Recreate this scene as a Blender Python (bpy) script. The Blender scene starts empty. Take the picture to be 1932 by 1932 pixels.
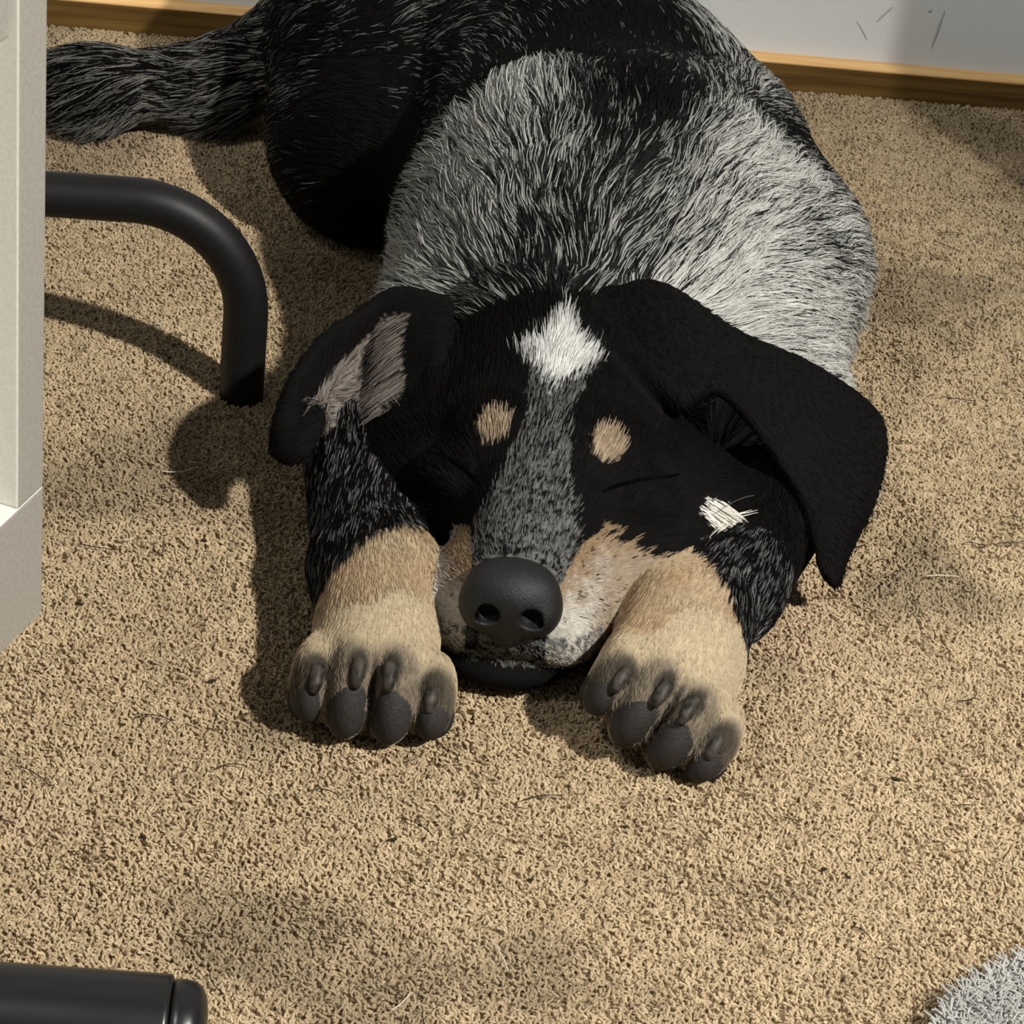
import bpy, bmesh, math, random, time
import numpy as np
from mathutils import Vector, Matrix

T0 = time.time()
scene = bpy.context.scene
COL = scene.collection
RNG = np.random.default_rng(11)

# ---------------------------------------------------------------- camera
CAM_H, PITCH, ROLL, FPX = .72, math.radians(33), math.radians(6.9), 5160.0
fw = Vector((0, math.cos(PITCH), -math.sin(PITCH)))
up0 = Vector((0, math.sin(PITCH), math.cos(PITCH))); rt0 = Vector((1, 0, 0))
rt = math.cos(ROLL) * rt0 + math.sin(ROLL) * up0
up = -math.sin(ROLL) * rt0 + math.cos(ROLL) * up0
cd = bpy.data.cameras.new('camera'); cam = bpy.data.objects.new('camera', cd); COL.objects.link(cam)
cam.matrix_world = Matrix(((rt.x, up.x, -fw.x, 0), (rt.y, up.y, -fw.y, 0), (rt.z, up.z, -fw.z, CAM_H), (0, 0, 0, 1)))
cd.sensor_width = 36; cd.lens = 36 * FPX / 1932; cd.clip_start = .02; cd.clip_end = 30
scene.camera = cam

# ---------------------------------------------------------------- light
world = bpy.data.worlds.new('room_fill'); scene.world = world; world.use_nodes = True
bg = world.node_tree.nodes['Background']
bg.inputs[0].default_value = (.92, .95, 1.0, 1); bg.inputs[1].default_value = .12
# a shaded lamp to the right, its cone turned to the near carpet
ld = bpy.data.lights.new('lamp_bulb', 'SPOT'); ld.energy = 415; ld.spot_size = math.radians(44); ld.spot_blend = 1.0; ld.color = (1.0, .965, .90); ld.shadow_soft_size = .045
lamp = bpy.data.objects.new('lamp_bulb', ld); COL.objects.link(lamp); lamp.location = (1.40, -.15, 2.00)
lamp.rotation_euler = (Vector((-.03, .77, 0)) - lamp.location).to_track_quat('-Z', 'Y').to_euler()
# added soft fill, above and to the left, to lift the shelf front
l2 = bpy.data.lights.new('fill_light', 'POINT'); l2.energy = 104; l2.color = (1.0, .975, .93); l2.shadow_soft_size = .22
fill_ob = bpy.data.objects.new('fill_light', l2); COL.objects.link(fill_ob); fill_ob.location = (-1.20, .05, 2.30)

vs = scene.view_settings
vs.view_transform = 'Standard'; vs.look = 'None'; vs.gamma = 1; vs.use_curve_mapping = False; vs.exposure = 0.0
scene.cycles.max_bounces = 4; scene.cycles.diffuse_bounces = 2; scene.cycles.glossy_bounces = 2
scene.cycles.use_adaptive_sampling = True; scene.cycles.adaptive_threshold = .05
scene.cycles.filter_width = 2.0
scene.cycles.transparent_max_bounces = 4

# ---------------------------------------------------------------- helpers
def tag(o, label=None, cat=None, group=None, kind=None):
    for k, v in (('label', label), ('category', cat), ('group', group), ('kind', kind)):
        if v: o[k] = v
    return o

def link(name, data, parent=None, mat=None):
    o = bpy.data.objects.new(name, data); COL.objects.link(o)
    if parent: o.parent = parent
    if mat is not None: data.materials.append(mat)
    return o

def empty(name, loc=(0, 0, 0), rz=0):
    o = bpy.data.objects.new(name, None); COL.objects.link(o); o.location = loc; o.rotation_euler.z = rz
    o.empty_display_size = .05
    return o

def from_bm(name, bm, mat, parent=None, smooth=False):
    me = bpy.data.meshes.new(name); bmesh.ops.recalc_face_normals(bm, faces=bm.faces); bm.to_mesh(me); bm.free()
    if smooth: me.polygons.foreach_set('use_smooth', [True] * len(me.polygons))
    return link(name, me, parent, mat)

def box(name, lo, hi, mat, parent=None, bevel=.0015, seg=2):
    bm = bmesh.new(); bmesh.ops.create_cube(bm, size=1)
    for v in bm.verts:
        v.co = Vector([lo[i] + (v.co[i] + .5) * (hi[i] - lo[i]) for i in range(3)])
    if bevel: bmesh.ops.bevel(bm, geom=bm.edges[:], offset=bevel, segments=seg, affect='EDGES', profile=.6)
    return from_bm(name, bm, mat, parent)

def tube(name, path, r, mat, parent=None, seg=28):
    """a round tube along a list of points, closed at both ends"""
    path = [Vector(p) for p in path]; bm = bmesh.new(); rings = []
    n0 = None
    for i, p in enumerate(path):
        t = (path[min(i + 1, len(path) - 1)] - path[max(i - 1, 0)]).normalized()
        if n0 is None: n0 = t.orthogonal().normalized()
        n0 = (n0 - t * n0.dot(t)).normalized(); b = t.cross(n0)
        rr = float(r[i]) if hasattr(r, '__len__') else r
        rings.append([bm.verts.new(p + rr * (math.cos(a) * n0 + math.sin(a) * b)) for a in [2 * math.pi * j / seg for j in range(seg)]])
    for a, b in zip(rings, rings[1:]):
        for j in range(seg): bm.faces.new((a[j], a[(j + 1) % seg], b[(j + 1) % seg], b[j]))
    bm.faces.new(rings[0][::-1]); bm.faces.new(rings[-1])
    return from_bm(name, bm, mat, parent, True)

def material(name, color=(.5, .5, .5), rough=.6, spec=.3, attr=None):
    m = bpy.data.materials.new(name); m.use_nodes = True
    nt = m.node_tree; b = nt.nodes['Principled BSDF']
    b.inputs['Base Color'].default_value = (*color, 1); b.inputs['Roughness'].default_value = rough
    b.inputs['Specular IOR Level'].default_value = spec
    if attr:
        a = nt.nodes.new('ShaderNodeAttribute'); a.attribute_name = attr
        nt.links.new(a.outputs['Color'], b.inputs['Base Color'])
    return m

def noise_color(m, scale, c0, c1, detail=6, coord='Object', lo=.35, hi=.65, vec=None, bump=0, bump_scale=None, dist=.002):
    nt = m.node_tree; b = nt.nodes['Principled BSDF']
    tc = nt.nodes.new('ShaderNodeTexCoord'); src = tc.outputs[coord]
    if vec:
        mp = nt.nodes.new('ShaderNodeMapping'); mp.inputs['Scale'].default_value = vec
        nt.links.new(src, mp.inputs[0]); src = mp.outputs[0]
    n = nt.nodes.new('ShaderNodeTexNoise'); n.inputs['Scale'].default_value = scale; n.inputs['Detail'].default_value = detail
    nt.links.new(src, n.inputs['Vector'])
    r = nt.nodes.new('ShaderNodeValToRGB'); e = r.color_ramp.elements
    e[0].position = lo; e[1].position = hi; e[0].color = (*c0, 1); e[1].color = (*c1, 1)
    nt.links.new(n.outputs['Fac'], r.inputs[0]); nt.links.new(r.outputs[0], b.inputs['Base Color'])
    if bump:
        n2 = nt.nodes.new('ShaderNodeTexNoise'); n2.inputs['Scale'].default_value = bump_scale or scale; n2.inputs['Detail'].default_value = 4
        nt.links.new(src, n2.inputs['Vector'])
        bp = nt.nodes.new('ShaderNodeBump'); bp.inputs['Strength'].default_value = bump; bp.inputs['Distance'].default_value = dist
        nt.links.new(n2.outputs['Fac'], bp.inputs['Height']); nt.links.new(bp.outputs[0], b.inputs['Normal'])
    return r

def vnoise(p, scale, seed=0):
    """smooth value noise, roughly -1..1"""
    p = np.asarray(p, float) * scale + seed * 17.31 + 100
    i = np.floor(p).astype(np.int64); f = p - i; f = f * f * (3 - 2 * f)
    out = 0
    for a in (0, 1):
        for b in (0, 1):
            for c in (0, 1):
                q = i + np.array([a, b, c])
                hsh = (q[:, 0] * 73856093) ^ (q[:, 1] * 19349663) ^ (q[:, 2] * 83492791) ^ (seed * 2654435)
                hsh = (hsh ^ (hsh >> 13)) * 1274126177 & 0x7fffffff
                hsh = (hsh ^ (hsh >> 15)) & 0xffff
                w = (f[:, 0] if a else 1 - f[:, 0]) * (f[:, 1] if b else 1 - f[:, 1]) * (f[:, 2] if c else 1 - f[:, 2])
                out = out + w * (hsh / 32767.5 - 1)
    return out

def smooth01(x, a, b):
    t = np.clip((x - a) / (b - a), 0, 1)
    return t * t * (3 - 2 * t)

def hair(name, pts, radius, color, mat, parent):
    """pts (n, m, 3), radius (n, m), colour (n, 3) -> one hair-curves object"""
    n, m = pts.shape[:2]
    hc = bpy.data.hair_curves.new(name); hc.add_curves([m] * n)
    hc.points.foreach_set('position', pts.astype(np.float32).ravel())
    ra = hc.attributes.get('radius') or hc.attributes.new('radius', 'FLOAT', 'POINT')
    ra.data.foreach_set('value', radius.astype(np.float32).ravel())
    ca = hc.attributes.new('tint', 'FLOAT_COLOR', 'CURVE')
    ca.data.foreach_set('color', np.concatenate([color, np.ones((n, 1))], 1).astype(np.float32).ravel())
    o = link(name, hc, parent, mat)
    return tag(o, kind='stuff')
# ---------------------------------------------------------------- the room
M_carpet_base = material('carpet_backing', (.17, .125, .075), .95, .05)
noise_color(M_carpet_base, 260, (.36, .278, .176), (.46, .36, .235), bump=.8, bump_scale=420, dist=.003)
floor = box('floor', (-2.0, -1.0, -.06), (2.0, 1.80, -.0032), M_carpet_base, bevel=0)
tag(floor, kind='structure')

WALL_A = math.atan(.0811)            # the back wall runs a little askew
def wall_pt(x, dy=0, z=0):
    c, s = math.cos(WALL_A), math.sin(WALL_A)
    y = 1.6385 + x * math.tan(WALL_A)
    return (x - s * dy, y + c * dy, z)
M_wall = material('painted_wall', (.60, .62, .62), .85, .2)
noise_color(M_wall, 9, (.82, .85, .855), (.87, .89, .89), bump=.25, bump_scale=600, dist=.0008)
bm = bmesh.new(); bmesh.ops.create_cube(bm, size=1)
for v in bm.verts: v.co = Vector((v.co.x * 4.0, .0075 + (v.co.y + .5) * .12, -.05 + (v.co.z + .5) * 2.5))
wall = from_bm('wall_back', bm, M_wall); wall.location = wall_pt(0); wall.rotation_euler.z = WALL_A
tag(wall, kind='structure')
# an unseen block added on the right to shade the far corner
tag(box('shade_block', (.382, 1.40, -.01), (1.6, 1.66, 2.4), M_wall, bevel=0), kind='structure')
M_scuff = material('scuff_mark', (.56, .57, .56), .9, .1)

M_wood = material('pine_trim', (.5, .25, .07), .45, .4)
noise_color(M_wood, 30, (.74, .41, .14), (.92, .60, .27), vec=(.35, 9, 9), bump=.1)
M_woodface = material('pine_trim_face', (.14, .08, .02), .5, .3)
noise_color(M_woodface, 26, (.10, .052, .012), (.19, .11, .03), vec=(.35, 9, 9), bump=.1)
# baseboard: a lighter cap strip over a darker stained face
base = box('baseboard_back', (-2.0, -.0005, -.01), (2.0, .0075, .0165), M_woodface, bevel=.001)
base.location = wall_pt(0); base.rotation_euler.z = WALL_A; tag(base, kind='structure')
bm = bmesh.new(); N = 8
prof = [(-.0010, .0166), (-.0012, .0176)] + [(-.0008 + .0083 * (i / N), .0182 + .0022 * math.sin(i / N * math.pi / 2)) for i in range(N + 1)] + [(.0075, .0166)]
ends = [[bm.verts.new((x, a, b)) for a, b in prof] for x in (-2.0, 2.0)]
for j in range(len(prof)):
    k = (j + 1) % len(prof); bm.faces.new((ends[0][j], ends[0][k], ends[1][k], ends[1][j]))
bm.faces.new(ends[0]); bm.faces.new(ends[1][::-1])
cap = from_bm('cap_strip', bm, M_wood, base)

# ---------------------------------------------------------------- white shelf frame at the left edge
M_white = material('white_laminate', (.78, .77, .69), .45, .4)
noise_color(M_white, 500, (.84, .83, .755), (.90, .89, .81), bump=.05)
M_white_shade = material('white_laminate_shade', (.34, .32, .28), .5, .3)  # same laminate in a darker tone, shade of the right side put into colour
noise_color(M_white_shade, 500, (.33, .31, .272), (.385, .362, .317), bump=.05)
shelf = empty('shelf_unit', (-.2024, .9843, -.004), math.atan2(.3031, .9529) * -1)
tag(shelf, 'white laminate shelf unit with open bay at the left edge of the photo', 'shelf')
# local axes: -y runs along the right side towards the viewer, -x to the left
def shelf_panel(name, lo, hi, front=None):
    o = box(name, lo, hi, M_white_shade, shelf, bevel=.0012)
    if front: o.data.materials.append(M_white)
    return o
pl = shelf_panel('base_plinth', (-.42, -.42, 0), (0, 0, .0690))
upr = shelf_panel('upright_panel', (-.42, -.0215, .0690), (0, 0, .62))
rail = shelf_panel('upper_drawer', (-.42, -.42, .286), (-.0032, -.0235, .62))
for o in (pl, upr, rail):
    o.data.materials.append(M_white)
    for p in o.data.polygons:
        if p.normal.x < .75: p.material_index = 1   # white all round; right-hand faces take the darker shade tone
# ---------------------------------------------------------------- bent black tube standing on the carpet
M_tube = material('black_powder_coat', (.006, .006, .006), .5, .3)
noise_color(M_tube, 900, (.005, .005, .0055), (.009, .009, .0095), bump=.15, bump_scale=1500, dist=.0004)
path = [(-.1437, 1.1885, z) for z in np.linspace(-.003, .046, 8)]
R0 = .058
for a in np.linspace(0, math.pi / 2, 22)[1:]:
    d = R0 * (1 - math.cos(a))
    path.append((-.1437 - d * .985, 1.1885 - d * .07, .046 + R0 * math.sin(a)))
for t in np.linspace(0, 1, 10)[1:]:
    path.append((-.1437 - (R0 + .32 * t) * .985, 1.1885 - (R0 + .32 * t) * .11 + .0023, .104))
bent = tube('chair_frame_tube', path, .0112, M_tube)
tag(bent, 'black metal tube bending down onto the carpet beside the shelf unit', 'chair leg')

# thick black bar with a plastic end cap in the near left corner
M_bar = material('black_satin_plastic', (.006, .006, .0065), .33, .45)
bar = empty('floor_bar', (-.0868, .6700, .06))
tag(bar, 'thick black bar with rounded end cap in the near left corner', 'bar')
bx = [-.30, -.20, -.10, -.04, -.0085, -.0070, -.0065]
tube('bar_tube', [(x, x * .07, 0) for x in bx], [.0205] * 5 + [.0203, .0190], M_bar, bar, 40)
cp = [(-.0062, .0182), (-.0058, .0190), (-.003, .0192), (.0005, .0187), (.003, .0172), (.0048, .0140), (.0056, .009), (.0058, .002)]
tube('end_cap', [(x, x * .07, 0) for x, _ in cp], [r for _, r in cp], M_bar, bar, 40)
# the bar's foot rests on the carpet, out of view to the left
bm = bmesh.new()
tube('foot', [(-.26, -.0182, -.060), (-.26, -.0182, -.004)], .012, M_bar, bar)
# ---------------------------------------------------------------- dog: body surface as a blended volume
EAR_R = [
    [(0.027, 1.125, 0.103), (0.048, 1.100, 0.101), (0.071, 1.080, 0.091)],
    [(0.053, 1.130, 0.119), (0.069, 1.105, 0.111), (0.085, 1.085, 0.097)],
    [(0.099, 1.140, 0.093), (0.101, 1.115, 0.092), (0.102, 1.085, 0.084)],
    [(0.136, 1.140, 0.080), (0.134, 1.110, 0.076), (0.122, 1.080, 0.063)],
    [(0.167, 1.120, 0.068), (0.155, 1.090, 0.062), (0.134, 1.070, 0.051)],
    [(0.166, 1.085, 0.049), (0.154, 1.070, 0.048), (0.141, 1.060, 0.038)],
    [(0.155, 1.060, 0.031), (0.151, 1.055, 0.031), (0.145, 1.050, 0.029)],
    [(0.153, 1.052, 0.021), (0.152, 1.050, 0.021), (0.150, 1.048, 0.023)],
]
EAR_L = [
    [(-0.043, 1.130, 0.098), (-0.043, 1.100, 0.085), (-0.040, 1.080, 0.068)],
    [(-0.066, 1.130, 0.100), (-0.065, 1.115, 0.079), (-0.059, 1.080, 0.062)],
    [(-0.081, 1.120, 0.092), (-0.079, 1.120, 0.065), (-0.072, 1.085, 0.051)],
    [(-0.096, 1.100, 0.087), (-0.091, 1.105, 0.061), (-0.087, 1.085, 0.048)],
    [(-0.105, 1.080, 0.076), (-0.099, 1.085, 0.063), (-0.094, 1.080, 0.058)],
    [(-0.108, 1.065, 0.062), (-0.103, 1.065, 0.060), (-0.096, 1.065, 0.061)],
    [(-0.108, 1.060, 0.052), (-0.104, 1.055, 0.053), (-0.100, 1.055, 0.055)],
]

def catmull(P, n):
    """resample the first axis of P to n rows with a Catmull-Rom spline"""
    P = np.asarray(P, float)
    m = len(P)
    t = np.linspace(0, m - 1, n)
    i = np.clip(np.floor(t).astype(int), 0, m - 2)
    f = (t - i).reshape((-1,) + (1,) * (P.ndim - 1))
    Q = np.concatenate([2 * P[:1] - P[1:2], P, 2 * P[-1:] - P[-2:-1]])
    a, b, c, d = Q[i], Q[i + 1], Q[i + 2], Q[i + 3]
    return 0.5 * (2 * b + (c - a) * f + (2 * a - 5 * b + 4 * c - d) * f ** 2 + (3 * b - a - 3 * c + d) * f ** 3)

def patch(rows, nu, nv):
    P = catmull(rows, nu)
    return catmull(P.transpose(1, 0, 2), nv).transpose(1, 0, 2)

def rot_axis(axis, a):
    c, s = np.cos(a), np.sin(a)
    return {'x': np.array([[1, 0, 0], [0, c, -s], [0, s, c]]),
            'y': np.array([[c, 0, s], [0, 1, 0], [-s, 0, c]]),
            'z': np.array([[c, -s, 0], [s, c, 0], [0, 0, 1]])}[axis]

def smin(a, b, k):
    h = np.maximum(k - np.abs(a - b), 0) / k
    return np.minimum(a, b) - h * h * k * 0.25

class Ell:
    def __init__(s, c, r, k=.02, R=None, neg=False):
        s.c = np.array(c, np.float32); s.r = np.array(r, np.float32); s.k = k; s.R = R; s.neg = neg
        m = max(r); s.lo = s.c - m; s.hi = s.c + m
    def __call__(s, p):
        q = p - s.c
        if s.R is not None: q = q @ s.R.astype(np.float32)
        k0 = np.sqrt(((q / s.r) ** 2).sum(-1)) + 1e-6
        k1 = np.sqrt(((q / s.r ** 2) ** 2).sum(-1)) + 1e-6
        return k0 * (k0 - 1) / k1

class Cone:
    def __init__(s, a, b, ra, rb, k=.02, neg=False):
        s.a = np.array(a, np.float32); s.b = np.array(b, np.float32); s.ra = ra; s.rb = rb; s.k = k; s.neg = neg
        s.lo = np.minimum(s.a - ra, s.b - rb); s.hi = np.maximum(s.a + ra, s.b + rb)
    def __call__(s, p):
        ab = s.b - s.a
        t = np.clip(((p - s.a) @ ab) / (ab @ ab), 0, 1)
        q = p - s.a - t[..., None] * ab
        return np.sqrt((q * q).sum(-1)) - (s.ra + (s.rb - s.ra) * t)

class Sheet:
    """a curved flap: dense samples of a patch, each a small ball"""
    def __init__(s, rows, rad, k=.008, nu=64, nv=32):
        s.P = patch(rows, nu, nv).astype(np.float32); s.k = k; s.neg = False
        u = np.linspace(0, 1, nu)[:, None] * np.ones((1, nv)); v = np.ones((nu, 1)) * np.linspace(0, 1, nv)[None]
        s.u = u.ravel(); s.v = v.ravel(); s.rad = rad(u, v).ravel().astype(np.float32)
        s.pts = s.P.reshape(-1, 3)
        s.lo = s.pts.min(0) - .006; s.hi = s.pts.max(0) + .006
    def on_grid(s, p):
        d = np.full(p.shape[:3], .05, np.float32)
        o = p[0, 0, 0]; h = p[1, 1, 1] - o; n = np.array(d.shape)
        for q, r in zip(s.pts, s.rad):
            i0 = np.clip(((q - .016 - o) / h).astype(int), 0, n); i1 = np.clip(((q + .016 - o) / h).astype(int) + 1, 0, n)
            sl = tuple(slice(a, b) for a, b in zip(i0, i1))
            e = p[sl] - q
            d[sl] = np.minimum(d[sl], np.sqrt((e * e).sum(-1)) - r)
        return d
    def __call__(s, p):
        if p.ndim == 4: return s.on_grid(p)
        sh = p.shape[:-1]; p = p.reshape(-1, 3)
        out = np.full(len(p), 1.0, np.float32); s.near = np.zeros(len(p), np.int32)
        for i in range(0, len(p), 6000):
            q = p[i:i + 6000]
            d2 = (q * q).sum(1)[:, None] + (s.pts * s.pts).sum(1)[None] - 2 * q @ s.pts.T
            j = d2.argmin(1); s.near[i:i + 6000] = j
            out[i:i + 6000] = np.sqrt(np.maximum(d2[np.arange(len(q)), j], 0)) - s.rad[j]
        return out.reshape(sh)

# paw frames: origin on the carpet under the toes, across / up / back axes
def paw_frame(O, roll, yaw):
    R = rot_axis('z', yaw) @ rot_axis('y', roll)
    O = np.array(O)
    return lambda u, w, v: O + R @ np.array([u, w, v]), R

PAW_L, RL = paw_frame((-.0500, .9040, .000), math.radians(2), math.radians(2))
PAW_R, RR = paw_frame((.0605, .9125, .004), math.radians(22), math.radians(-14))
# toe: across, back, up, radii ; pad centre and radii ; claw position
TOES = [
    dict(c=(-.0250, .027, .0195), r=(.0098, .020, .0185), pad=(-.0270, .0095, .0160), pr=(.0080, .0042, .0135), claw=(-.0235, .0105, .0310)),
    dict(c=(-.0092, .022, .0225), r=(.0110, .020, .0240), pad=(-.0096, .0028, .0195), pr=(.0102, .0042, .0165), claw=(-.0066, .0075, .0390)),
    dict(c=(.0096, .022, .0225), r=(.0112, .020, .0240), pad=(.0100, .0028, .0195), pr=(.0106, .0042, .0170), claw=(.0066, .0075, .0390)),
    dict(c=(.0258, .026, .0195), r=(.0105, .020, .0185), pad=(.0277, .0090, .0155), pr=(.0088, .0042, .0135), claw=(.0250, .0100, .0290)),
]

def paw(F, R):
    tilt = R @ rot_axis('x', math.radians(-14))
    out = [Ell(F(0, .052, .026), (.0255, .034, .0235), .012, R), Ell(F(0, .026, .0205), (.0330, .0185, .0220), .010, tilt)]
    for t in TOES:
        out.append(Ell(F(*t['c']), t['r'], .0025, tilt))
    out.append(Cone(F(.0002, .016, .050), F(.0002, .002, .003), .0020, .0018, .002, True))
    return out

def ear_rad_r(u, v): return .0034 * (1 - .25 * u) + .004 * np.clip(.25 - u, 0, 1) * 4 * .6
def ear_rad_l(u, v): return .0032 + .0028 * np.clip(u - .55, 0, .3) / .3 + .003 * np.clip(.25 - u, 0, 1)

GROUPS = {
 'torso': [
    Ell((.046, 1.275, .066), (.118, .115, .072), .04),
    Ell((.030, 1.340, .080), (.098, .115, .074), .04),
    Ell((-.030, 1.270, .045), (.046, .070, .052), .03),
    Cone((.030, 1.250, .090), (.013, 1.150, .066), .078, .052, .04),
    Cone((.008, 1.390, .086), (-.060, 1.500, .090), .078, .090, .03),
    Ell((-.088, 1.485, .080), (.084, .095, .092), .02),
    Ell((-.100, 1.415, .045), (.062, .085, .055), .03),
    Ell((-.060, 1.540, .110), (.095, .075, .085), .03),
    Cone((.100, 1.210, .045), (.128, 1.120, .030), .045, .032, .03),
    Cone((-.010, 1.220, .045), (-.074, 1.125, .030), .045, .032, .03),
 ],
 'tail': [
    Cone((-.130, 1.515, .075), (-.200, 1.492, .030), .036, .022, .02),
    Cone((-.200, 1.492, .030), (-.270, 1.472, .025), .021, .019, .02),
    Cone((-.270, 1.472, .025), (-.400, 1.480, .022), .019, .012, .02),
 ],
 'head': [
    Ell((.013, 1.098, .056), (.062, .060, .046), .02),
    Ell((.014, 1.062, .044), (.070, .050, .038), .02),
    Ell((.076, 1.066, .041), (.036, .038, .028), .02),
    Ell((-.050, 1.078, .034), (.030, .036, .030), .02),
    Cone((.012, 1.048, .060), (.005, .980, .049), .032, .0215, .020),
    Ell((-.013, .990, .031), (.021, .030, .025), .012),
    Ell((.026, .992, .029), (.024, .034, .024), .012),
    Ell((.055, 1.035, .026), (.034, .040, .022), .02),
    Ell((.004, .972, .035), (.023, .017, .018), .010),
    Ell((.004, .984, .011), (.033, .029, .012), .004),
    Ell((-.013, 1.052, .077), (.014, .014, .011), .014),
    Ell((.039, 1.052, .076), (.014, .014, .011), .014),
    Ell((-.027, 1.036, .065), (.016, .012, .010), .008),
    Ell((.054, 1.036, .063), (.016, .012, .010), .008),
 ],
 'leg_l': [
    Cone((-.076, 1.130, .030), (-.060, 1.010, .025), .031, .025, .01),
    Cone((-.060, 1.010, .025), (-.052, .955, .025), .0255, .0245, .01),
    Ell((-.050, .993, .030), (.025, .030, .024), .012),
 ],
 'leg_r': [
    Cone((.132, 1.130, .028), (.100, 1.035, .024), .030, .026, .01),
    Cone((.100, 1.035, .024), (.072, .962, .026), .026, .0245, .01),
    Ell((.081, .992, .029), (.026, .030, .024), .012),
 ],
 'paw_l': paw(PAW_L, RL),
 'paw_r': paw(PAW_R, RR),
 'ear_r': [Sheet(EAR_R, ear_rad_r)],
 'ear_l': [Sheet(EAR_L, ear_rad_l)],
}
# which group is blended on, how softly
ORDER = [('torso', 0), ('tail', .02), ('head', .03), ('ear_r', .012), ('ear_l', .010),
         ('legs', .004)]

def group_sdf(g, p):
    d = None
    for s in GROUPS[g]:
        e = s(p)
        if d is None: d = e
        elif s.neg: d = -smin(-d, e, s.k)
        else: d = smin(d, e, s.k)
    return d

def full_sdf(p):
    legs = smin(smin(group_sdf('leg_l', p), group_sdf('paw_l', p), .010),
                smin(group_sdf('leg_r', p), group_sdf('paw_r', p), .010), .003)
    d = None
    for g, k in ORDER:
        e = legs if g == 'legs' else group_sdf(g, p)
        d = e if d is None else smin(d, e, k)
    return d

def dog_volume(lo, hi, h):
    """sample the blended volume on a grid, each primitive only inside its own box"""
    lo = np.array(lo, np.float32)
    n = np.ceil((np.array(hi) - lo) / h).astype(int) + 1
    ax = [lo[i] + h * np.arange(n[i], dtype=np.float32) for i in range(3)]
    def box(prims, mg):
        a = np.min([s.lo for s in prims], 0) - mg; b = np.max([s.hi for s in prims], 0) + mg
        i0 = np.clip(np.floor((a - lo) / h).astype(int), 0, n); i1 = np.clip(np.ceil((b - lo) / h).astype(int) + 1, 0, n)
        return tuple(slice(i0[i], i1[i]) for i in range(3))
    def pts(sl):
        return np.stack(np.meshgrid(ax[0][sl[0]], ax[1][sl[1]], ax[2][sl[2]], indexing='ij'), -1)
    def gvol(g):
        sl = box(GROUPS[g], .03)
        d = np.full([s.stop - s.start for s in sl], .05, np.float32)
        for s in GROUPS[g]:
            b = box([s], .022)
            b = tuple(slice(max(b[i].start, sl[i].start), min(b[i].stop, sl[i].stop)) for i in range(3))
            loc = tuple(slice(b[i].start - sl[i].start, b[i].stop - sl[i].start) for i in range(3))
            e = s(pts(b))
            d[loc] = -smin(-d[loc], e, s.k) if s.neg else smin(d[loc], e, s.k)
        return sl, d
    V = np.full(n, .05, np.float32)
    def put(dst, sl, d, k):
        dst[sl] = np.minimum(dst[sl], d) if k <= 0 else smin(dst[sl], d, k)
    Lg = np.full(n, .05, np.float32)
    for g in ('leg_l', 'paw_l', 'leg_r', 'paw_r'): put(Lg, *gvol(g), .010 if 'paw' in g else .003)
    for g, k in ORDER:
        if g == 'legs': V = smin(V, Lg, k)
        else: put(V, *gvol(g), k)
    return lo, V

def surface_nets(lo, V, h):
    S = V < 0
    c = np.zeros([m - 1 for m in V.shape], np.uint8)
    corners = [(i, j, k) for i in (0, 1) for j in (0, 1) for k in (0, 1)]
    for i, j, k in corners:
        c += S[i:S.shape[0] - 1 + i, j:S.shape[1] - 1 + j, k:S.shape[2] - 1 + k]
    act = np.argwhere((c > 0) & (c < 8))
    idx = np.full(c.shape, -1, np.int32); idx[tuple(act.T)] = np.arange(len(act))
    vals = np.stack([V[tuple((act + np.array(o)).T)] for o in corners], 1)
    acc = np.zeros((len(act), 3)); cnt = np.zeros(len(act))
    for a in range(8):
        for b in range(a + 1, 8):
            oa, ob = np.array(corners[a]), np.array(corners[b])
            if np.abs(oa - ob).sum() != 1: continue
            va, vb = vals[:, a], vals[:, b]
            m = (va < 0) != (vb < 0)
            t = va[m] / (va[m] - vb[m])
            acc[m] += oa + t[:, None] * (ob - oa); cnt[m] += 1
    verts = lo + h * (act + acc / cnt[:, None])
    faces = []
    for a in range(3):
        b, d = (a + 1) % 3, (a + 2) % 3
        s0 = [slice(1, -1)] * 3; s0[a] = slice(0, -1)
        s1 = [slice(1, -1)] * 3; s1[a] = slice(1, None)
        A, B = S[tuple(s0)], S[tuple(s1)]
        e = np.argwhere(A != B)
        flip = A[tuple(e.T)]
        off = np.ones(3, int); off[a] = 0
        e = e + off
        def cell(db, dd):
            q = e.copy(); q[:, b] += db; q[:, d] += dd
            return idx[tuple(q.T)]
        q = np.stack([cell(-1, -1), cell(0, -1), cell(0, 0), cell(-1, 0)], 1)
        q[~flip] = q[~flip][:, ::-1]
        faces.append(q)
    F = np.concatenate(faces)
    return verts, F[(F >= 0).all(1)]
# ---------------------------------------------------------------- dog: mesh
VOX = .002
lo_, V_ = dog_volume((-.44, .885, -.012), (.215, 1.645, .215), VOX)
zz = lo_[2] + VOX * np.arange(V_.shape[2], dtype=np.float32)
V_ = -smin(-V_, (zz + .0015)[None, None, :] + 0 * V_, .004)      # lies flat on the carpet
DV, DF = surface_nets(lo_, V_, VOX)
del V_
me = bpy.data.meshes.new('dog')
me.from_pydata(DV.tolist(), [], DF.tolist()); me.update()
me.polygons.foreach_set('use_smooth', [True] * len(me.polygons))
M_skin = material('dog_coat', (.02, .02, .02), .8, .06, 'coat')
dog = link('dog', me, None, M_skin)
tag(dog, 'black and silver-ticked dog with tan legs asleep on the carpet, chin down', 'dog')
print('dog mesh', len(DV), time.time() - T0)
DN = np.zeros((len(DV), 3)); me.vertices.foreach_get('co', np.zeros(len(DV) * 3)) if False else None
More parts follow.
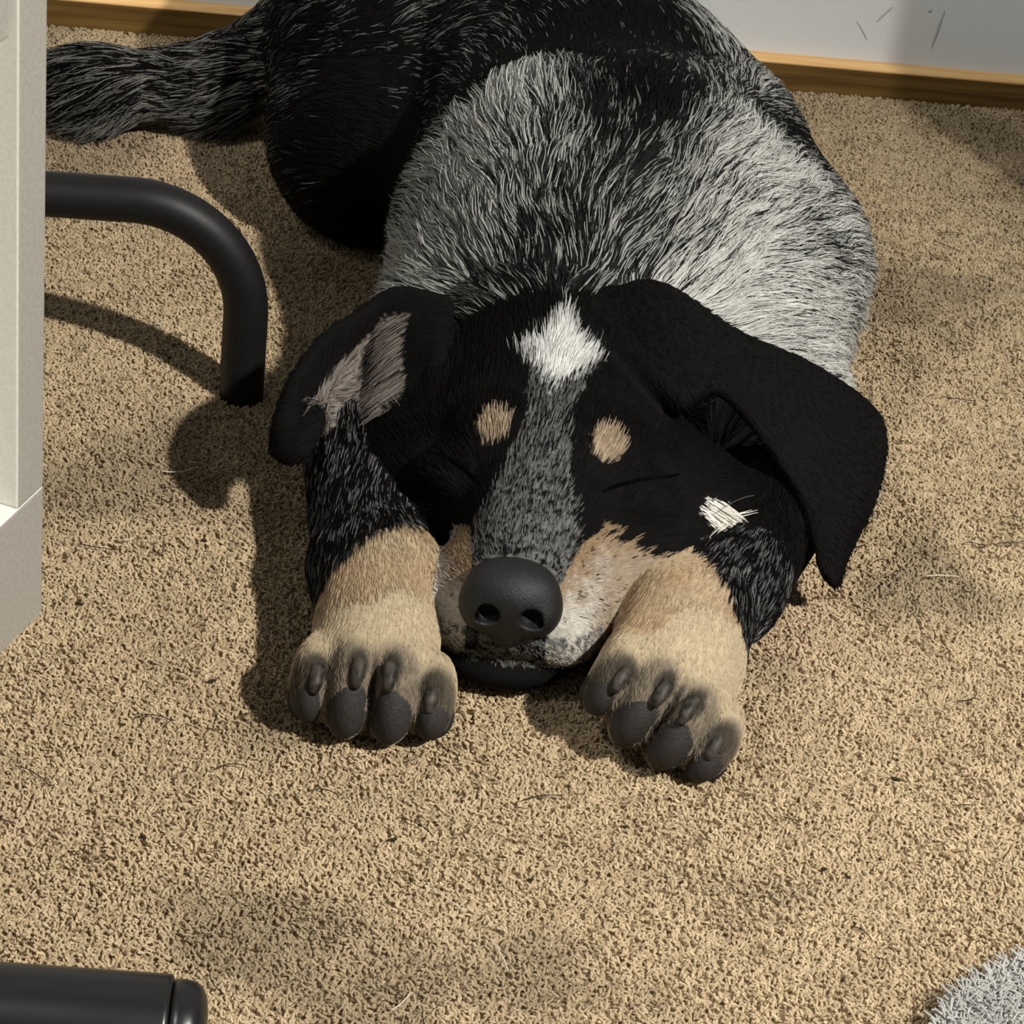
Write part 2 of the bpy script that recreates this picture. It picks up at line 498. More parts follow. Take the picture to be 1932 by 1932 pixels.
nn = np.zeros(len(DV) * 3, np.float32); me.vertex_normals.foreach_get('vector', nn); DN = nn.reshape(-1, 3)
SILVER = [
    (-0.063, 1.203, 0.077, 0.80), (-0.062, 1.228, 0.094, 0.75), (-0.039, 1.178, 0.099, 0.70), (-0.042, 1.221, 0.121, 0.75), 
    (-0.021, 1.181, 0.123, 0.62), (-0.049, 1.242, 0.122, 0.70), (-0.025, 1.234, 0.146, 0.80), (-0.010, 1.234, 0.157, 0.75), 
    (-0.002, 1.200, 0.145, 0.55), (-0.009, 1.131, 0.111, 0.40), (0.009, 1.143, 0.119, 0.30), (0.006, 1.170, 0.132, 0.40), 
    (0.025, 1.158, 0.127, 0.45), (0.030, 1.190, 0.146, 0.32), (0.042, 1.170, 0.132, 0.42), (0.013, 1.226, 0.163, 0.18), 
    (0.037, 1.219, 0.161, 0.20), (0.034, 1.264, 0.172, 0.12), (0.057, 1.235, 0.165, 0.15), (0.063, 1.203, 0.146, 0.35), 
    (0.085, 1.227, 0.149, 0.85), (0.077, 1.202, 0.138, 0.65), (0.077, 1.180, 0.120, 0.65), (0.096, 1.185, 0.108, 0.85), 
    (0.115, 1.234, 0.127, 0.85), (0.137, 1.242, 0.108, 0.80), (0.142, 1.211, 0.086, 0.85), (0.126, 1.182, 0.084, 0.80), 
    (0.099, 1.167, 0.089, 0.85), (0.070, 1.132, 0.116, 0.70), (0.105, 1.277, 0.146, 0.20), (0.127, 1.293, 0.129, 0.18), 
    (0.090, 1.297, 0.156, 0.50), (0.102, 1.343, 0.152, 0.55), (0.075, 1.306, 0.162, 0.40), (0.123, 1.217, 0.110, 0.45), 
    (0.135, 1.221, 0.101, 0.40), (0.156, 1.229, 0.057, 0.80), (0.140, 1.278, 0.114, 0.50), (0.061, 1.330, 0.167, 0.06), 
    (0.020, 1.311, 0.167, 0.04), (-0.006, 1.306, 0.160, 0.03), (-0.031, 1.279, 0.148, 0.02), (-0.050, 1.280, 0.127, 0.02), 
    (-0.066, 1.269, 0.103, 0.02), (-0.074, 1.250, 0.082, 0.02), (-0.120, 1.361, 0.084, 0.00), (-0.106, 1.384, 0.101, 0.02), 
    (-0.110, 1.333, 0.035, 0.00), (-0.089, 1.348, 0.078, 0.00), (-0.098, 1.333, 0.059, 0.00), (-0.075, 1.369, 0.096, 0.22), 
    (-0.062, 1.305, 0.108, 0.18), (-0.055, 1.346, 0.121, 0.25), (-0.040, 1.345, 0.142, 0.28), (-0.065, 1.386, 0.130, 0.25), 
    (-0.095, 1.398, 0.121, 0.22), (-0.133, 1.410, 0.111, 0.20), (-0.152, 1.422, 0.097, 0.20), (-0.155, 1.391, 0.066, 0.28), 
    (-0.143, 1.355, 0.052, 0.22), (-0.129, 1.341, 0.035, 0.12), (-0.164, 1.433, 0.072, 0.22), (-0.022, 1.348, 0.158, 0.15), 
    
]
BLACK = np.array([.0045, .0043, .0043]); WHITE = np.array([.66, .66, .62]); TAN = np.array([.38, .262, .155]); PALE = np.array([.43, .345, .228])
GREY = np.array([.12, .12, .118])
HEAD_N = np.array([.004, .955, .050])     # nose tip
NAPE = np.array([.012, 1.085, .045])

def regions(P):
    """nearest body region for every point: index into REG"""
    P = P.astype(np.float32)
    D = np.stack([group_sdf(g, P) if g not in ('ear_l', 'ear_r') else np.where(
        ((P > GROUPS[g][0].lo - .004) & (P < GROUPS[g][0].hi + .004)).all(1), 0, 1).astype(np.float32) for g in REG], 1)
    for g in ('ear_l', 'ear_r'):
        j = REG.index(g); m = D[:, j] < .5; D[m, j] = GROUPS[g][0](P[m])
    r = D.argmin(1)
    r[(r == 0) & (P[:, 1] < 1.122) & (D[:, 2] < .022) & (P[:, 2] > .06)] = 2
    return r, D
REG = ['torso', 'tail', 'head', 'leg_l', 'leg_r', 'paw_l', 'paw_r', 'ear_l', 'ear_r']

def silver(P):
    S = np.array(SILVER)
    d2 = ((P[:, None, :] - S[None, :, :3]) ** 2).sum(-1)
    w = np.exp(-d2 / (2 * .016 ** 2)) + 1e-7 / (d2 + 1e-5)
    return (w * S[:, 3]).sum(1) / w.sum(1)

def ell_mask(P, c, r, soft=.25):
    q = np.sqrt((((P - np.array(c)) / np.array(r)) ** 2).sum(1))
    return 1 - smooth01(q, 1 - soft, 1 + soft)

def coat(P, N, reg, rnd, nz):
    """colour, hair length, hair lift for every point; rnd/nz in 0..1 pick the ticking"""
    n = len(P); col = np.tile(BLACK, (n, 1)); L = np.full(n, .006); lift = np.full(n, .25)
    pick = .55 * rnd + .45 * nz
    def mix(m, c): col[:] = col * (1 - m[:, None]) + c * m[:, None]
    x, y, z = P.T
    # torso: black saddle, silver ticking over the shoulders
    t = reg == 0
    p = silver(P) if t.any() else np.zeros(n)
    on = t & (pick < .08 + .84 * p) & (p > .03)
    sh = (.25 + .75 * smooth01(p, .12, .75)) * (.55 + .45 * ((rnd * 7.31) % 1))
    col[on] = (WHITE * sh[:, None])[on]
    off = t & ~on; col[off] = (BLACK + .035 * (smooth01(p, .15, .6) * ((rnd * 13.7) % 1))[:, None])[off]
    L[t] = .013 + .015 * smooth01(p, .2, .6)[t]; lift[t] = .22 + .2 * smooth01(p, .2, .6)[t]
    sp = t & (ell_mask(P, (.101, 1.340, .153), (.010, .014, .012), .4) > .4)      # a raised lick of hair on the back
    L[sp] = .026; lift[sp] = 1.1
    # tail
    t = reg == 1
    on = t & (pick < .42 + .25 * smooth01(z, .035, .01)); col[on] = (WHITE * (.12 + .26 * ((rnd * 5.7) % 1))[:, None] * np.array([1, .96, .92]))[on]
    L[t] = .026; lift[t] = .25
    # head
    t = reg == 2
    hx = x - (.004 + (np.clip(y, .95, 1.09) - .955) * .075)        # offset from the midline
    hw = np.interp(y, [.95, .985, 1.0, 1.02, 1.045, 1.07, 1.09], [.021, .024, .024, .0145, .0100, .013, .018])
    roan = t & (np.abs(hx) < hw * (.8 + .4 * nz)) & (y < 1.10) & (z > .052)
    on = roan & (pick < .56); col[on] = (np.array([.115, .115, .112]) * (.5 + .8 * ((rnd * 9.1) % 1))[:, None])[on]
    bl = np.abs(x - .0130) / (.0225 - .008 * (y > 1.094)) + np.abs(y - 1.090) / .030
    edge = smooth01(bl, 1.35, .35)
    on = t & (z > .07) & (pick < edge * 1.15); col[on] = (np.array([.74, .74, .71]) * ((.35 + .65 * edge) * (.75 + .25 * rnd))[:, None])[on]
    L[t] = np.interp(y[t], [.96, 1.0, 1.04, 1.10, 1.15], [.0025, .0035, .006, .009, .013]); lift[t] = .18
    for c in ((-.0130, 1.0400, .0890), (.0390, 1.0395, .0880)):
        m = ell_mask(P, c, (.0078, .0095, .0085), .3)
        on = t & (pick < m * 1.1); col[on] = (TAN * np.array([.95, 1.05, 1.2]) * (.55 + .5 * rnd)[:, None])[on]; L[on] = .006
    # muzzle sides: tan fading to white beside the nose, dark lip line
    side = t & (np.abs(hx) > np.interp(y, [.955, .97, 1.0, 1.03], [.017, .019, .025, .040])) & (y < 1.010 + .010 * nz) & (z > .0195) & (z < .061)
    sc = TAN * .75 + 0 * P
    k = smooth01(z + .012 * (nz - .5), .056, .042) * (1 - .75 * smooth01(hx, .030, .042))
    sc = sc * (1 - k[:, None]) + np.array([.52, .49, .43]) * k[:, None]
    k = smooth01(z, .024, .012); sc = sc * (1 - k[:, None]) + np.array([.10, .095, .09]) * k[:, None]
    on = side & (pick < .80); col[on] = (sc * (.6 + .4 * rnd)[:, None])[on]
    front = t & (y < .972) & (z < .036) & (z > .0175); on = front & (pick < .5); col[on] = np.array([.12, .118, .115]) * 1.0
    L[t & (y < .965)] = .0015
    # white cheek tuft
    m = ell_mask(P, (.0915, 1.0405, .0565), (.0090, .0065, .0065), .4)
    on = (t | (reg == 4)) & (pick < m * 1.2); col[on] = np.array([.78, .74, .66]); L[on] = .013; lift[on] = .30
    # legs: ticked black above, tan below
    for r_, bnd in ((3, lambda: y - (1.007 + (x + .047) * 1.05)), (4, lambda: y - (1.014 - (x - .088) * 2.2))):
        t = reg == r_
        b = bnd() + .008 * (nz - .5)
        tn = t & (b < 0)
        c = PALE * (1 - .0) + (TAN - PALE) * np.clip(.2 + .9 * (vnoise(P, 60, 5) * .5 + .5) * (z > .03), 0, 1)[:, None]
        col[tn] = (c * (.82 + .22 * rnd)[:, None])[tn]
        on = t & (b >= 0) & (pick < .36) & (y < (1.2 if r_ == 3 else 1.045)); col[on] = (GREY * (.6 + .9 * ((rnd * 3.7) % 1))[:, None])[on]
        L[t] = .0055; L[t & (b >= 0)] = .009; lift[t] = .14; lift[t & (b >= 0)] = .22
    # paws: tan backs, dark fur round pads and claws
    for r_, O, R in ((5, PAW_L, RL), (6, PAW_R, RR)):
        t = reg == r_
        if not t.any(): continue
        q = (P - O(0, 0, 0)) @ R                                      # local across, back, up
        face = smooth01(q[:, 1] - .22 * q[:, 2], .018, .007)
        c = PALE * (.82 + .22 * rnd)[:, None]
        dark = np.array([.20, .165, .12]) * (.55 + .6 * nz)[:, None]
        c = c * (1 - face[:, None]) + dark * face[:, None]
        for T in TOES:
            dd = np.sqrt(((q - np.array(T['claw']) - np.array([0, .003, .004])) ** 2 * np.array([1, .4, .6])).sum(1))
            k = smooth01(dd, .0070, .0040)[:, None] * .85; c = c * (1 - k) + np.array([.018, .015, .012]) * k
        k = (smooth01(np.abs(q[:, 0]), .021, .028) * smooth01(q[:, 1], .028, .018))[:, None] * .75
        c = c * (1 - k) + np.array([.05, .042, .032]) * k
        k = (smooth01(np.abs(q[:, 0] - .0002), .0016, .0007) * smooth01(q[:, 1], .024, .016))[:, None] * .85
        c = c * (1 - k) + np.array([.02, .017, .013]) * k
        col[t] = c[t]; L[t] = .003; lift[t] = .15
    # ears: black, the inside of the turned-out ear greyish
    for r_, g in ((7, 'ear_l'), (8, 'ear_r')):
        t = reg == r_; L[t] = .0035; lift[t] = .12
        if not t.any(): continue
        s = GROUPS[g][0]; s(P[t].astype(np.float32)); u = s.u[s.near]; v = s.v[s.near]
        if g == 'ear_l':
            i = np.where(t)[0]
            inner = (N[i, 1] < .15) & (u > .10) & (u < .70) & (v > .22 + .30 * np.clip(u - .35, 0, 1)) & (pick[i] < .74)
            j = i[inner]; col[j] = np.array([.17, .145, .13]) * (.35 + 1.2 * ((rnd[j] * 3.3) % 1))[:, None]
            L[i[(N[i, 1] < .15) & (u > .10) & (u < .70) & (v > .25)]] = .012; lift[i] = .16
    return col, L, lift

def comb(P, N, reg):
    """direction the hair lies in, tangent to the skin"""
    D = P - NAPE; D /= np.linalg.norm(D, axis=1)[:, None] + 1e-6
    t = reg == 0; D[t] += np.array([0, 0, -.35])
    back = smooth01(P[:, 1], 1.30, 1.40)[:, None] * t[:, None]
    D = D * (1 - back) + back * np.array([-.75, .25, -.55])
    D[reg == 1] = (-1, -.12, -.15)
    h = reg == 2; d = P - HEAD_N; d /= np.linalg.norm(d, axis=1)[:, None] + 1e-6; D[h] = d[h]
    D[ell_mask(P, (.0900, 1.0405, .0565), (.010, .009, .009)) > .5] = (.85, .05, -.55)
    D[reg == 3] = (.12, -1, -.25); D[reg == 4] = (-.35, -1, -.25)
    D[reg == 5] = (0, -.8, -.6); D[reg == 6] = (-.2, -.8, -.5)
    D[reg == 7] = (-.75, -.25, -.45); D[reg == 8] = (.55, -.25, -.7)
    D = D - N * (D * N).sum(1)[:, None]
    return D / (np.linalg.norm(D, axis=1)[:, None] + 1e-6)

DREG, DD = regions(DV)
rnd_ = RNG.random(len(DV)); nz_ = vnoise(DV, 300, 2) * .5 + .5
ccol, _, _ = coat(DV, DN, DREG, rnd_, nz_)
und = np.where(((DREG == 0) | (DREG == 1))[:, None], np.minimum(ccol, .03), ccol)
ca = me.color_attributes.new('coat', 'FLOAT_COLOR', 'POINT')
ca.data.foreach_set('color', np.concatenate([und, np.ones((len(DV), 1))], 1).astype(np.float32).ravel())
print('coat', time.time() - T0)
# ---------------------------------------------------------------- dog: nose, pads, claws, lids
def sdf_mesh(name, fn, lo, hi, h, mat, parent):
    lo = np.array(lo, np.float32); n = np.ceil((np.array(hi) - lo) / h).astype(int) + 1
    g = np.stack(np.meshgrid(*[lo[i] + h * np.arange(n[i], dtype=np.float32) for i in range(3)], indexing='ij'), -1)
    v, f = surface_nets(lo, fn(g), h)
    m = bpy.data.meshes.new(name); m.from_pydata(v.tolist(), [], f.tolist()); m.update()
    m.polygons.foreach_set('use_smooth', [True] * len(m.polygons))
    return link(name, m, parent, mat)

M_nose = material('nose_leather', (.008, .008, .009), .5, .35)
noise_color(M_nose, 900, (.0055, .0055, .006), (.011, .011, .012), bump=.6, bump_scale=1400, dist=.0006)
NX, NY, NZ = .0042, .9575, .0505
def nose_sdf(p):
    d = Ell((NX, NY + .003, NZ), (.0215, .0140, .0165))(p)
    d = smin(d, Ell((NX, NY + .006, NZ + .006), (.0190, .0150, .0120))(p), .006)
    d = smin(d, Ell((NX - .0115, NY + .002, NZ - .002), (.0105, .0125, .0110))(p), .003)
    d = smin(d, Ell((NX + .0115, NY + .002, NZ - .002), (.0105, .0125, .0110))(p), .003)
    d = smin(d, Ell((NX, NY + .001, NZ - .012), (.0075, .0080, .0090))(p), .005)
    for s in (-1, 1):
        d = -smin(-d, Ell((NX + s * .0092, NY - .0100, NZ + .0010), (.0052, .0085, .0046), R=rot_axis('y', s * .45))(p), .0015)
        d = -smin(-d, Cone((NX + s * .012, NY - .009, NZ - .0010), (NX + s * .0190, NY - .002, NZ - .0060), .0020, .0012)(p), .0012)
    d = -smin(-d, Cone((NX, NY - .0125, NZ - .002), (NX, NY - .0085, NZ - .020), .0008, .0009)(p), .0014)
    return d
nose = sdf_mesh('nose', nose_sdf, (NX - .026, NY - .018, NZ - .026), (NX + .026, NY + .022, NZ + .024), .0007, M_nose, dog)
nose['label'] = 'black leathery nose'

M_pad = material('paw_pad_leather', (.03, .028, .027), .75, .2)
noise_color(M_pad, 1300, (.022, .020, .019), (.046, .042, .040), bump=.6, bump_scale=1800, dist=.0006)
M_claw = material('claw_horn', (.03, .026, .02), .55, .25)
noise_color(M_claw, 260, (.010, .009, .008), (.060, .050, .040))
def pad_mesh(F, g, T):
    """a leathery cushion that follows the toe and stands slightly proud of it"""
    nr, na = 9, 28
    side = np.sign(T['pad'][0]); uv = []; hh = []
    for i in range(nr + 1):
        for j in range(na if i else 1):
            a = 2 * math.pi * j / na; rho = i / nr
            cu, cv = math.cos(a), math.sin(a)
            cu = np.sign(cu) * abs(cu) ** .85; cv = np.sign(cv) * abs(cv) ** .9
            q0, q2 = rho * cu, rho * cv
            q0 = q0 * (1 - .34 * max(q2, 0) ** 1.4) - side * .22 * max(q2, 0)
            uv.append((T['pad'][0] + T['pr'][0] * q0, T['pad'][2] + T['pr'][2] * q2)); hh.append(.0020 * (1 - rho ** 3) - .0005)
    w = np.full(len(uv), -.012)
    for _ in range(60):
        P = np.array([F(u, w_, v) for (u, v), w_ in zip(uv, w)], np.float32)
        w += np.clip(group_sdf(g, P), -.004, .004) * .8
    w = np.minimum(w, T['pad'][1] + .009)
    bm = bmesh.new()
    def layer(off): return [bm.verts.new(F(u, w_ + o, v)) for (u, v), w_, o in zip(uv, w, off)]
    fr = layer([-h for h in hh]); bk = layer([.0022] * len(hh))
    def idx(i, j): return 0 if i == 0 else 1 + (i - 1) * na + j % na
    for lay in (fr, bk):
        for j in range(na):
            bm.faces.new((lay[0], lay[idx(1, j)], lay[idx(1, j + 1)]))
            for i in range(1, nr): bm.faces.new((lay[idx(i, j)], lay[idx(i + 1, j)], lay[idx(i + 1, j + 1)], lay[idx(i, j + 1)]))
    for j in range(na): bm.faces.new((fr[idx(nr, j)], fr[idx(nr, j + 1)], bk[idx(nr, j + 1)], bk[idx(nr, j)]))
    return bm
for F, R, g in ((PAW_L, RL, 'paw_l'), (PAW_R, RR, 'paw_r')):
    for T in TOES:
        from_bm('toe_pad', pad_mesh(F, g, T), M_pad, dog, True)
        a = np.array(T['claw'])
        pts = [F(*(a + np.array([0, .006, .0025]))), F(*(a + np.array([0, .0015, .0010]))), F(*(a + np.array([0, -.0018, -.0015]))), F(*(a + np.array([0, -.0030, -.0045])))]
        tube('claw', catmull(pts, 10), list(np.interp(np.linspace(0, 1, 10), [0, .6, 1], [.0032, .0028, .0017])), M_claw, dog, 14)

M_lid = material('eyelid_rim', (.002, .002, .002), .9, 0)
def surf(p):
    """drop a point onto the dog's skin"""
    p = np.array(p, float)
    i = ((DV - p) ** 2).sum(1).argmin()
    return DV[i] + DN[i] * .0004
for pts in ([(.0385, 1.0225, .072), (.046, 1.028, .0735), (.055, 1.033, .0738), (.064, 1.040, .072), (.072, 1.048, .070)],
            [(-.0150, 1.0195, .072), (-.021, 1.024, .073), (-.028, 1.029, .0728), (-.036, 1.036, .071), (-.043, 1.044, .068)]):
    cv = catmull([surf(p) for p in pts], 14)
    tube('eyelid', cv, list(.0011 * np.sin(np.linspace(.25, math.pi - .2, 14))), M_lid, dog, 10)

# ---------------------------------------------------------------- dog: fur
M_fur = material('fur', (.02, .02, .02), .65, .05, 'tint')
tri = np.concatenate([DF[:, [0, 1, 2]], DF[:, [0, 2, 3]]])
A, B, C_ = DV[tri[:, 0]], DV[tri[:, 1]], DV[tri[:, 2]]
area = .5 * np.linalg.norm(np.cross(B - A, C_ - A), axis=1)
treg = DREG[tri[:, 0]]
dens = np.array([2.2, 1.5, 3.0, 2.6, 2.6, 3.0, 3.0, 2.6, 2.6])[treg]
mid = (A + B + C_) / 3
ok = mid[:, 2] > .0035
nosed = nose_sdf(mid[:, None, None, :].astype(np.float32))[:, 0, 0]
ok &= nosed > .0006
for F, R in ((PAW_L, RL), (PAW_R, RR)):                   # bare where the pads sit
    for T in TOES:
        q = (mid - F(*T['pad'])) @ R / (np.array(T['pr']) * np.array([.90, 2.6, .90]))
        ok &= (q * q).sum(1) > 1
w = area * dens * ok * np.where((treg == 0) & (mid[:, 1] > 1.50), .45, 1)
NS = 225000
pk = RNG.choice(len(tri), NS, p=w / w.sum())
r1 = np.sqrt(RNG.random(NS))[:, None]; r2 = RNG.random(NS)[:, None]
RP = A[pk] * (1 - r1) + B[pk] * r1 * (1 - r2) + C_[pk] * r1 * r2
RN = DN[tri[pk, 0]]
RR_ = treg[pk]
rnd = RNG.random(NS)
cell = np.where(np.isin(RR_, [0, 1]), .0042, .0030)[:, None]
nz = vnoise(RP + 0, 330, 2) * .5 + .5
fcol, flen, flift = coat(RP, RN, RR_, rnd, nz)
fdir = comb(RP, RN, RR_)
# gentle swirl in the lie of the coat
side = np.cross(RN, fdir)
sw = vnoise(RP, 45, 7)[:, None] * .45 + vnoise(RP, 140, 8)[:, None] * .30
sw = sw * np.where(np.isin(RR_, [0, 1]), 1.0, .5)[:, None]
fdir = fdir * np.cos(sw) + side * np.sin(sw); side = np.cross(RN, fdir)
flen = flen * (.65 + .6 * RNG.random(NS))
MP = 6
tt = np.linspace(0, 1, MP)
ph = vnoise(RP, 160, 3) * 6 + RNG.random(NS) * .8
amp = flen * np.where(np.isin(RR_, [0, 1]), .07, .03)
pts = np.zeros((NS, MP, 3))
for i, t in enumerate(tt):
    base = RP + fdir * (flen * t)[:, None] + RN * (flen * flift * (t - .55 * t * t) )[:, None]
    pts[:, i] = base + side * (amp * np.sin(ph + 5 * t) * t)[:, None]
# follow the curvature of the body a little: bend long hair down
drop = (np.isin(RR_, [0, 1]) * flen * .10)
for i, t in enumerate(tt): pts[:, i, 2] -= drop * t * t
# clumps: tips drift to the mean of their neighbourhood
key = np.floor(RP / cell).astype(np.int64); key = (key[:, 0] * 4001 + key[:, 1]) * 2003 + key[:, 2] + RR_ * 10 ** 11
_, inv = np.unique(key, return_inverse=True)
cnt = np.bincount(inv)
for i, t in enumerate(tt[1:], 1):
    mean = np.stack([np.bincount(inv, pts[:, i, a]) / cnt for a in range(3)], 1)[inv]
    k = (.55 * t) * np.where(np.isin(RR_, [0, 1]), 1, .5)[:, None]
    pts[:, i] = pts[:, i] * (1 - k) + mean * k
pts[:, :, 2] = np.maximum(pts[:, :, 2], .0012)
rad0 = np.where(np.isin(RR_, [0, 1]), .00024, .00020)
rad = rad0[:, None] * np.interp(tt, [0, .4, 1], [1, .95, .30])[None]
fur = hair('fur', pts, rad, fcol, M_fur, dog)
print('fur', time.time() - T0)

# a few whiskers
wr = np.array([[.034, .978, .033], [.036, .985, .029], [.031, .974, .027], [-.022, .976, .033], [-.024, .984, .029], [.091, 1.035, .060]])
wd = np.array([[.9, -.1, .25], [.95, .05, .1], [.9, -.25, .05], [-.9, -.1, .2], [-.95, .0, .1], [.75, .5, .6]])
wl_ = np.array([.035, .032, .028, .03, .028, .022])
wp = np.stack([wr + wd * (wl_ * t)[:, None] + np.array([0, 0, -.008]) * t * t for t in np.linspace(0, 1, 6)], 1)
hair('whiskers', wp, np.full((6, 6), .00012), np.tile([.10, .10, .095], (6, 1)), M_fur, dog)
# ---------------------------------------------------------------- carpet pile
M_pile = material('carpet_yarn', (.4, .3, .2), .9, .1, 'tint')
def pile(name, n, xr, yr, keep, color, rad, length, parent, z0=-.0034, seed=3, lean=.8, mat=None):
    g = np.random.default_rng(seed)
    P = np.stack([g.uniform(*xr, n), g.uniform(*yr, n), np.full(n, z0)], 1)
    P = P[keep(P)]; n = len(P)
    q = P.copy(); q[:, 2] = 0
    a = g.uniform(0, 2 * np.pi, n) * .8 + vnoise(q, 60, seed) * 2.0
    l = length * g.uniform(.75, 1.2, n); ln = lean * g.uniform(.4, 1.0, n)
    d = np.stack([np.cos(a), np.sin(a), np.zeros(n)], 1)
    tt = np.linspace(0, 1, 4); pts = np.zeros((n, 4, 3))
    for i, t in enumerate(tt):
        pts[:, i] = P + d * (l * ln * t * t)[:, None]
        pts[:, i, 2] += l * (t - .35 * t * t * ln)
    r = rad * g.uniform(.8, 1.2, n)[:, None] * np.array([.9, 1.1, 1.0, .55])[None]
    return hair(name, pts, r, color(q, g), mat or M_pile, parent)

def carpet_color(q, g):
    n = len(q)
    base = np.array([.515, .402, .252]); dark = np.array([.325, .240, .142]); pink = np.array([.52, .37, .26])
    k = np.clip(.24 + .34 * vnoise(q * np.array([1, .8, 1]), 230, 4) + .18 * vnoise(q * np.array([1, .6, 1]), 26, 5) + .25 * (g.random(n) - .5), 0, 1)
    stain = smooth01(vnoise(q * np.array([.8, 1, 1]), 13, 6) + .35 * vnoise(q, 40, 9), .15, .85) * .34
    c = base * (1 - k[:, None]) + dark * k[:, None] * 1.0
    pk = smooth01(vnoise(q, 17, 12), .35, .8)[:, None] * .3
    c = c * (1 - pk) + pink * pk
    return c * (1 - stain[:, None]) * g.uniform(.86, 1.14, n)[:, None]
def on_carpet(P, near=True):
    x, y = P[:, 0], P[:, 1]
    wall = y < 1.6375 + x * .0811
    fx, fy = x + .2024, y - .9843                                   # under the shelf plinth
    a = fx * .9529 - fy * .3031; b = fx * .3031 + fy * .9529
    under = (a < -.002) & (a > -.42) & (b < -.002) & (b > -.42)
    seen = np.abs(x - .02) < .16 + .24 * np.clip((y - .6) / 1.05, 0, 1) + .06
    return wall & ~under & (seen if near else ~seen)
pile('carpet_pile', 640000, (-.46, .50), (.60, 1.70), on_carpet, carpet_color, .00060, .0033, floor)
# the same pile carried on past the edges of the view, coarser
pile('carpet_pile', 260000, (-.95, .95), (.25, 1.72), lambda P: on_carpet(P, False) | ((P[:, 1] < .60) & (np.abs(P[:, 0]) < .9)), carpet_color, .00100, .0036, floor, seed=13)
# ---------------------------------------------------------------- grey shaggy rug in the near right corner
M_rug = material('rug_backing', (.30, .30, .29), .95, .05)
noise_color(M_rug, 150, (.22, .22, .21), (.36, .36, .34))
def rug_edge(x, y):
    """> 0 inside the rug: its rounded far-left corner shows"""
    cx, cy, r = .335, .700, .155
    return r + .004 * np.sin(40 * x + 25 * y) - (np.abs((x - cx)) ** 2.6 + np.abs((y - cy)) ** 2.6) ** (1 / 2.6)
bm = bmesh.new(); ring = []
for i in range(72):
    a = 2 * math.pi * i / 72; d = Vector((math.cos(a), math.sin(a), 0)); lo2, hi2 = 0, .4
    for _ in range(40):
        m_ = (lo2 + hi2) / 2
        if rug_edge(.335 + d.x * m_, .700 + d.y * m_) > 0: lo2 = m_
        else: hi2 = m_
    ring.append((.335 + d.x * lo2, .700 + d.y * lo2))
lv = [[bm.verts.new((.335 + (x - .335) * k, .700 + (y - .700) * k, z)) for x, y in ring] for k, z in ((1, -.003), (1, .003), (.97, .0055))]
for a, b in zip(lv, lv[1:]):
    for j in range(72): bm.faces.new((a[j], a[(j + 1) % 72], b[(j + 1) % 72], b[j]))
bm.faces.new(lv[0][::-1]); bm.faces.new(lv[-1])
rug = from_bm('rug', bm, M_rug)
tag(rug, 'light grey shaggy rug corner in the near right of the photo', 'rug')
def rug_color(q, g):
    k = np.clip(.35 + .6 * vnoise(q, 160, 21) + .5 * (g.random(len(q)) - .5), 0, 1)[:, None]
    return np.array([.43, .425, .40]) * (1 - k) + np.array([.25, .247, .235]) * k
pile('rug_pile', 90000, (.16, .36), (.60, .88), lambda P: rug_edge(P[:, 0], P[:, 1]) > .001, rug_color, .00055, .010, rug, z0=.0040, seed=9, lean=1.0)

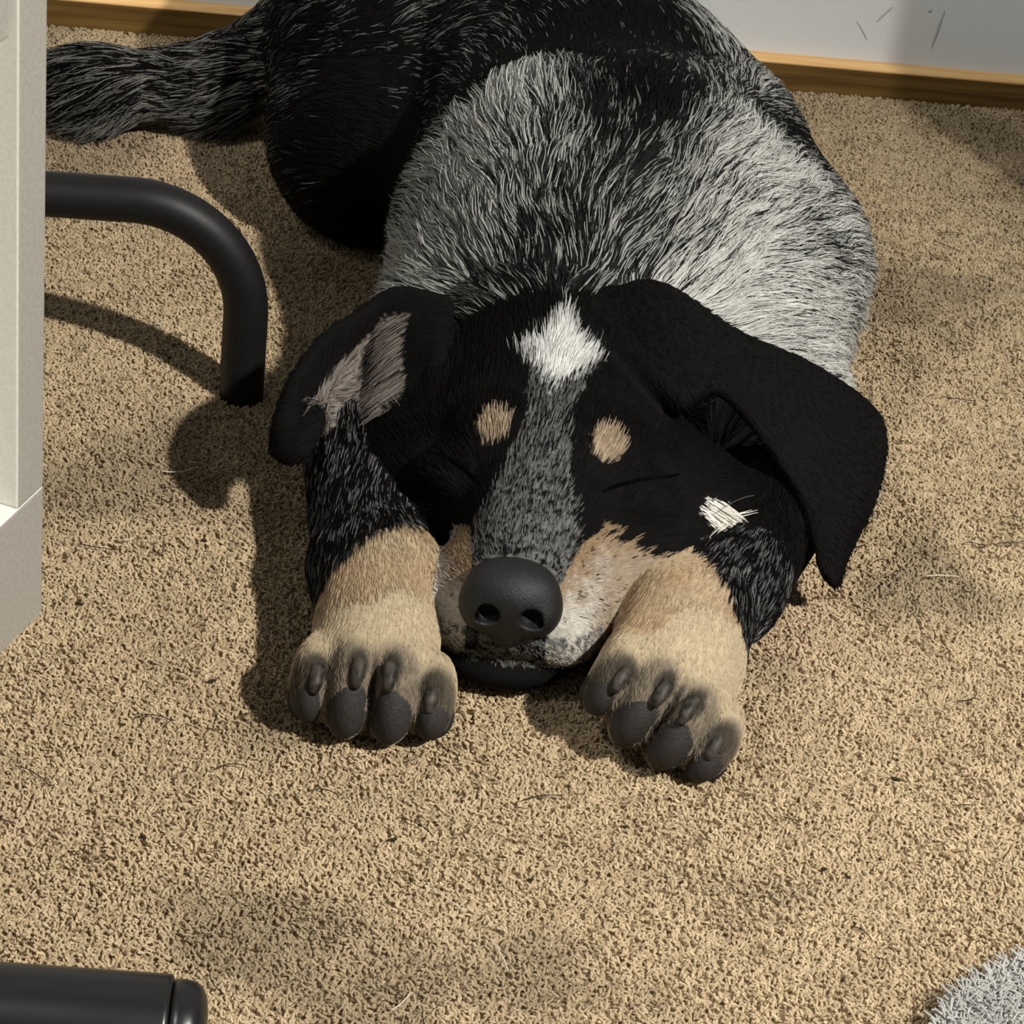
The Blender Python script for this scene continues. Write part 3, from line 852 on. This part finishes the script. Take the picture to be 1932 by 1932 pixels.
# ---------------------------------------------------------------- shed hairs and crumbs caught in the carpet
g = np.random.default_rng(5)
n = 90
c0 = np.stack([g.uniform(-.22, .25, n), g.uniform(.72, 1.5, n), np.full(n, .0008)], 1)
an = g.normal(0, .7, n); cv = g.normal(0, 1.0, n); le = g.uniform(.006, .022, n)
hp = np.zeros((n, 6, 3)); hp[:, 0] = c0
for i in range(1, 6):
    a = an + cv * i / 5
    hp[:, i] = hp[:, i - 1] + np.stack([np.cos(a), np.sin(a), np.zeros(n)], 1) * (le / 5)[:, None]
hp[:, :, 2] += vnoise(hp.reshape(-1, 3), 200, 3).reshape(n, 6) * .0005
tint = np.where((g.random(n) < .75)[:, None], np.array([[.02, .017, .014]]), np.array([[.62, .56, .44]]))
hair('shed_hair', hp, np.full((n, 6), .00022), tint, M_fur, floor)

# crumbs and bits of lint, flat on the pile
bm = bmesh.new(); rr = random.Random(4)
for (x, y) in [(-.1849, 1.2148), (-.1409, 1.0527), (-.1310, .8385), (-.1203, .9464), (.0249, .8412), (.1447, .8699), (.1544, .8667), (.1777, .9356), (-.0323, .8554), (.0622, .8816), (-.1871, .9909)]:
    m = Matrix.Translation((x, y, .0002)) @ Matrix.Rotation(rr.uniform(-.6, .6), 4, 'Z') @ Matrix.Diagonal((rr.uniform(.0012, .0026), .0007, .0006, 1))
    bmesh.ops.create_icosphere(bm, subdivisions=2, radius=1, matrix=m)
for v in bm.verts: v.co += Vector((rr.uniform(-1, 1), rr.uniform(-1, 1), rr.uniform(-1, 1))) * .0002
M_lint = material('dark_lint', (.03, .025, .018), .9, .05)
tag(from_bm('lint', bm, M_lint, floor, True), kind='stuff')
# rubbed marks on the wall
def scuff(a, b, w0):
    """a thin smear on the wall face, in the wall's own coordinates (along, height)"""
    a, b = Vector(a), Vector(b); d = (b - a).normalized(); n = Vector((-d.y, d.x)); bm = bmesh.new(); rows = []
    for i in range(7):
        t = i / 6; p = a.lerp(b, t); w = w0 * (.25 + math.sin(math.pi * t)) * rr.uniform(.7, 1.2)
        rows.append([bm.verts.new((q.x, .0072 + dz, q.y)) for q, dz in ((p - n * w, .0002), (p, -.0003), (p + n * w, .0002))])
    for r0, r1 in zip(rows, rows[1:]):
        for j in (0, 1): bm.faces.new((r0[j], r0[j + 1], r1[j + 1], r1[j]))
    return from_bm('scuff_mark', bm, M_scuff, wall)
for a, b, w in (((.1960, .048), (.2045, .059), .0006), ((.2348, .0335), (.2385, .0595), .0009), ((.2283, .0575), (.2298, .0595), .0012), ((.1838, .047), (.1925, .035), .0004)): scuff(a, b, w)
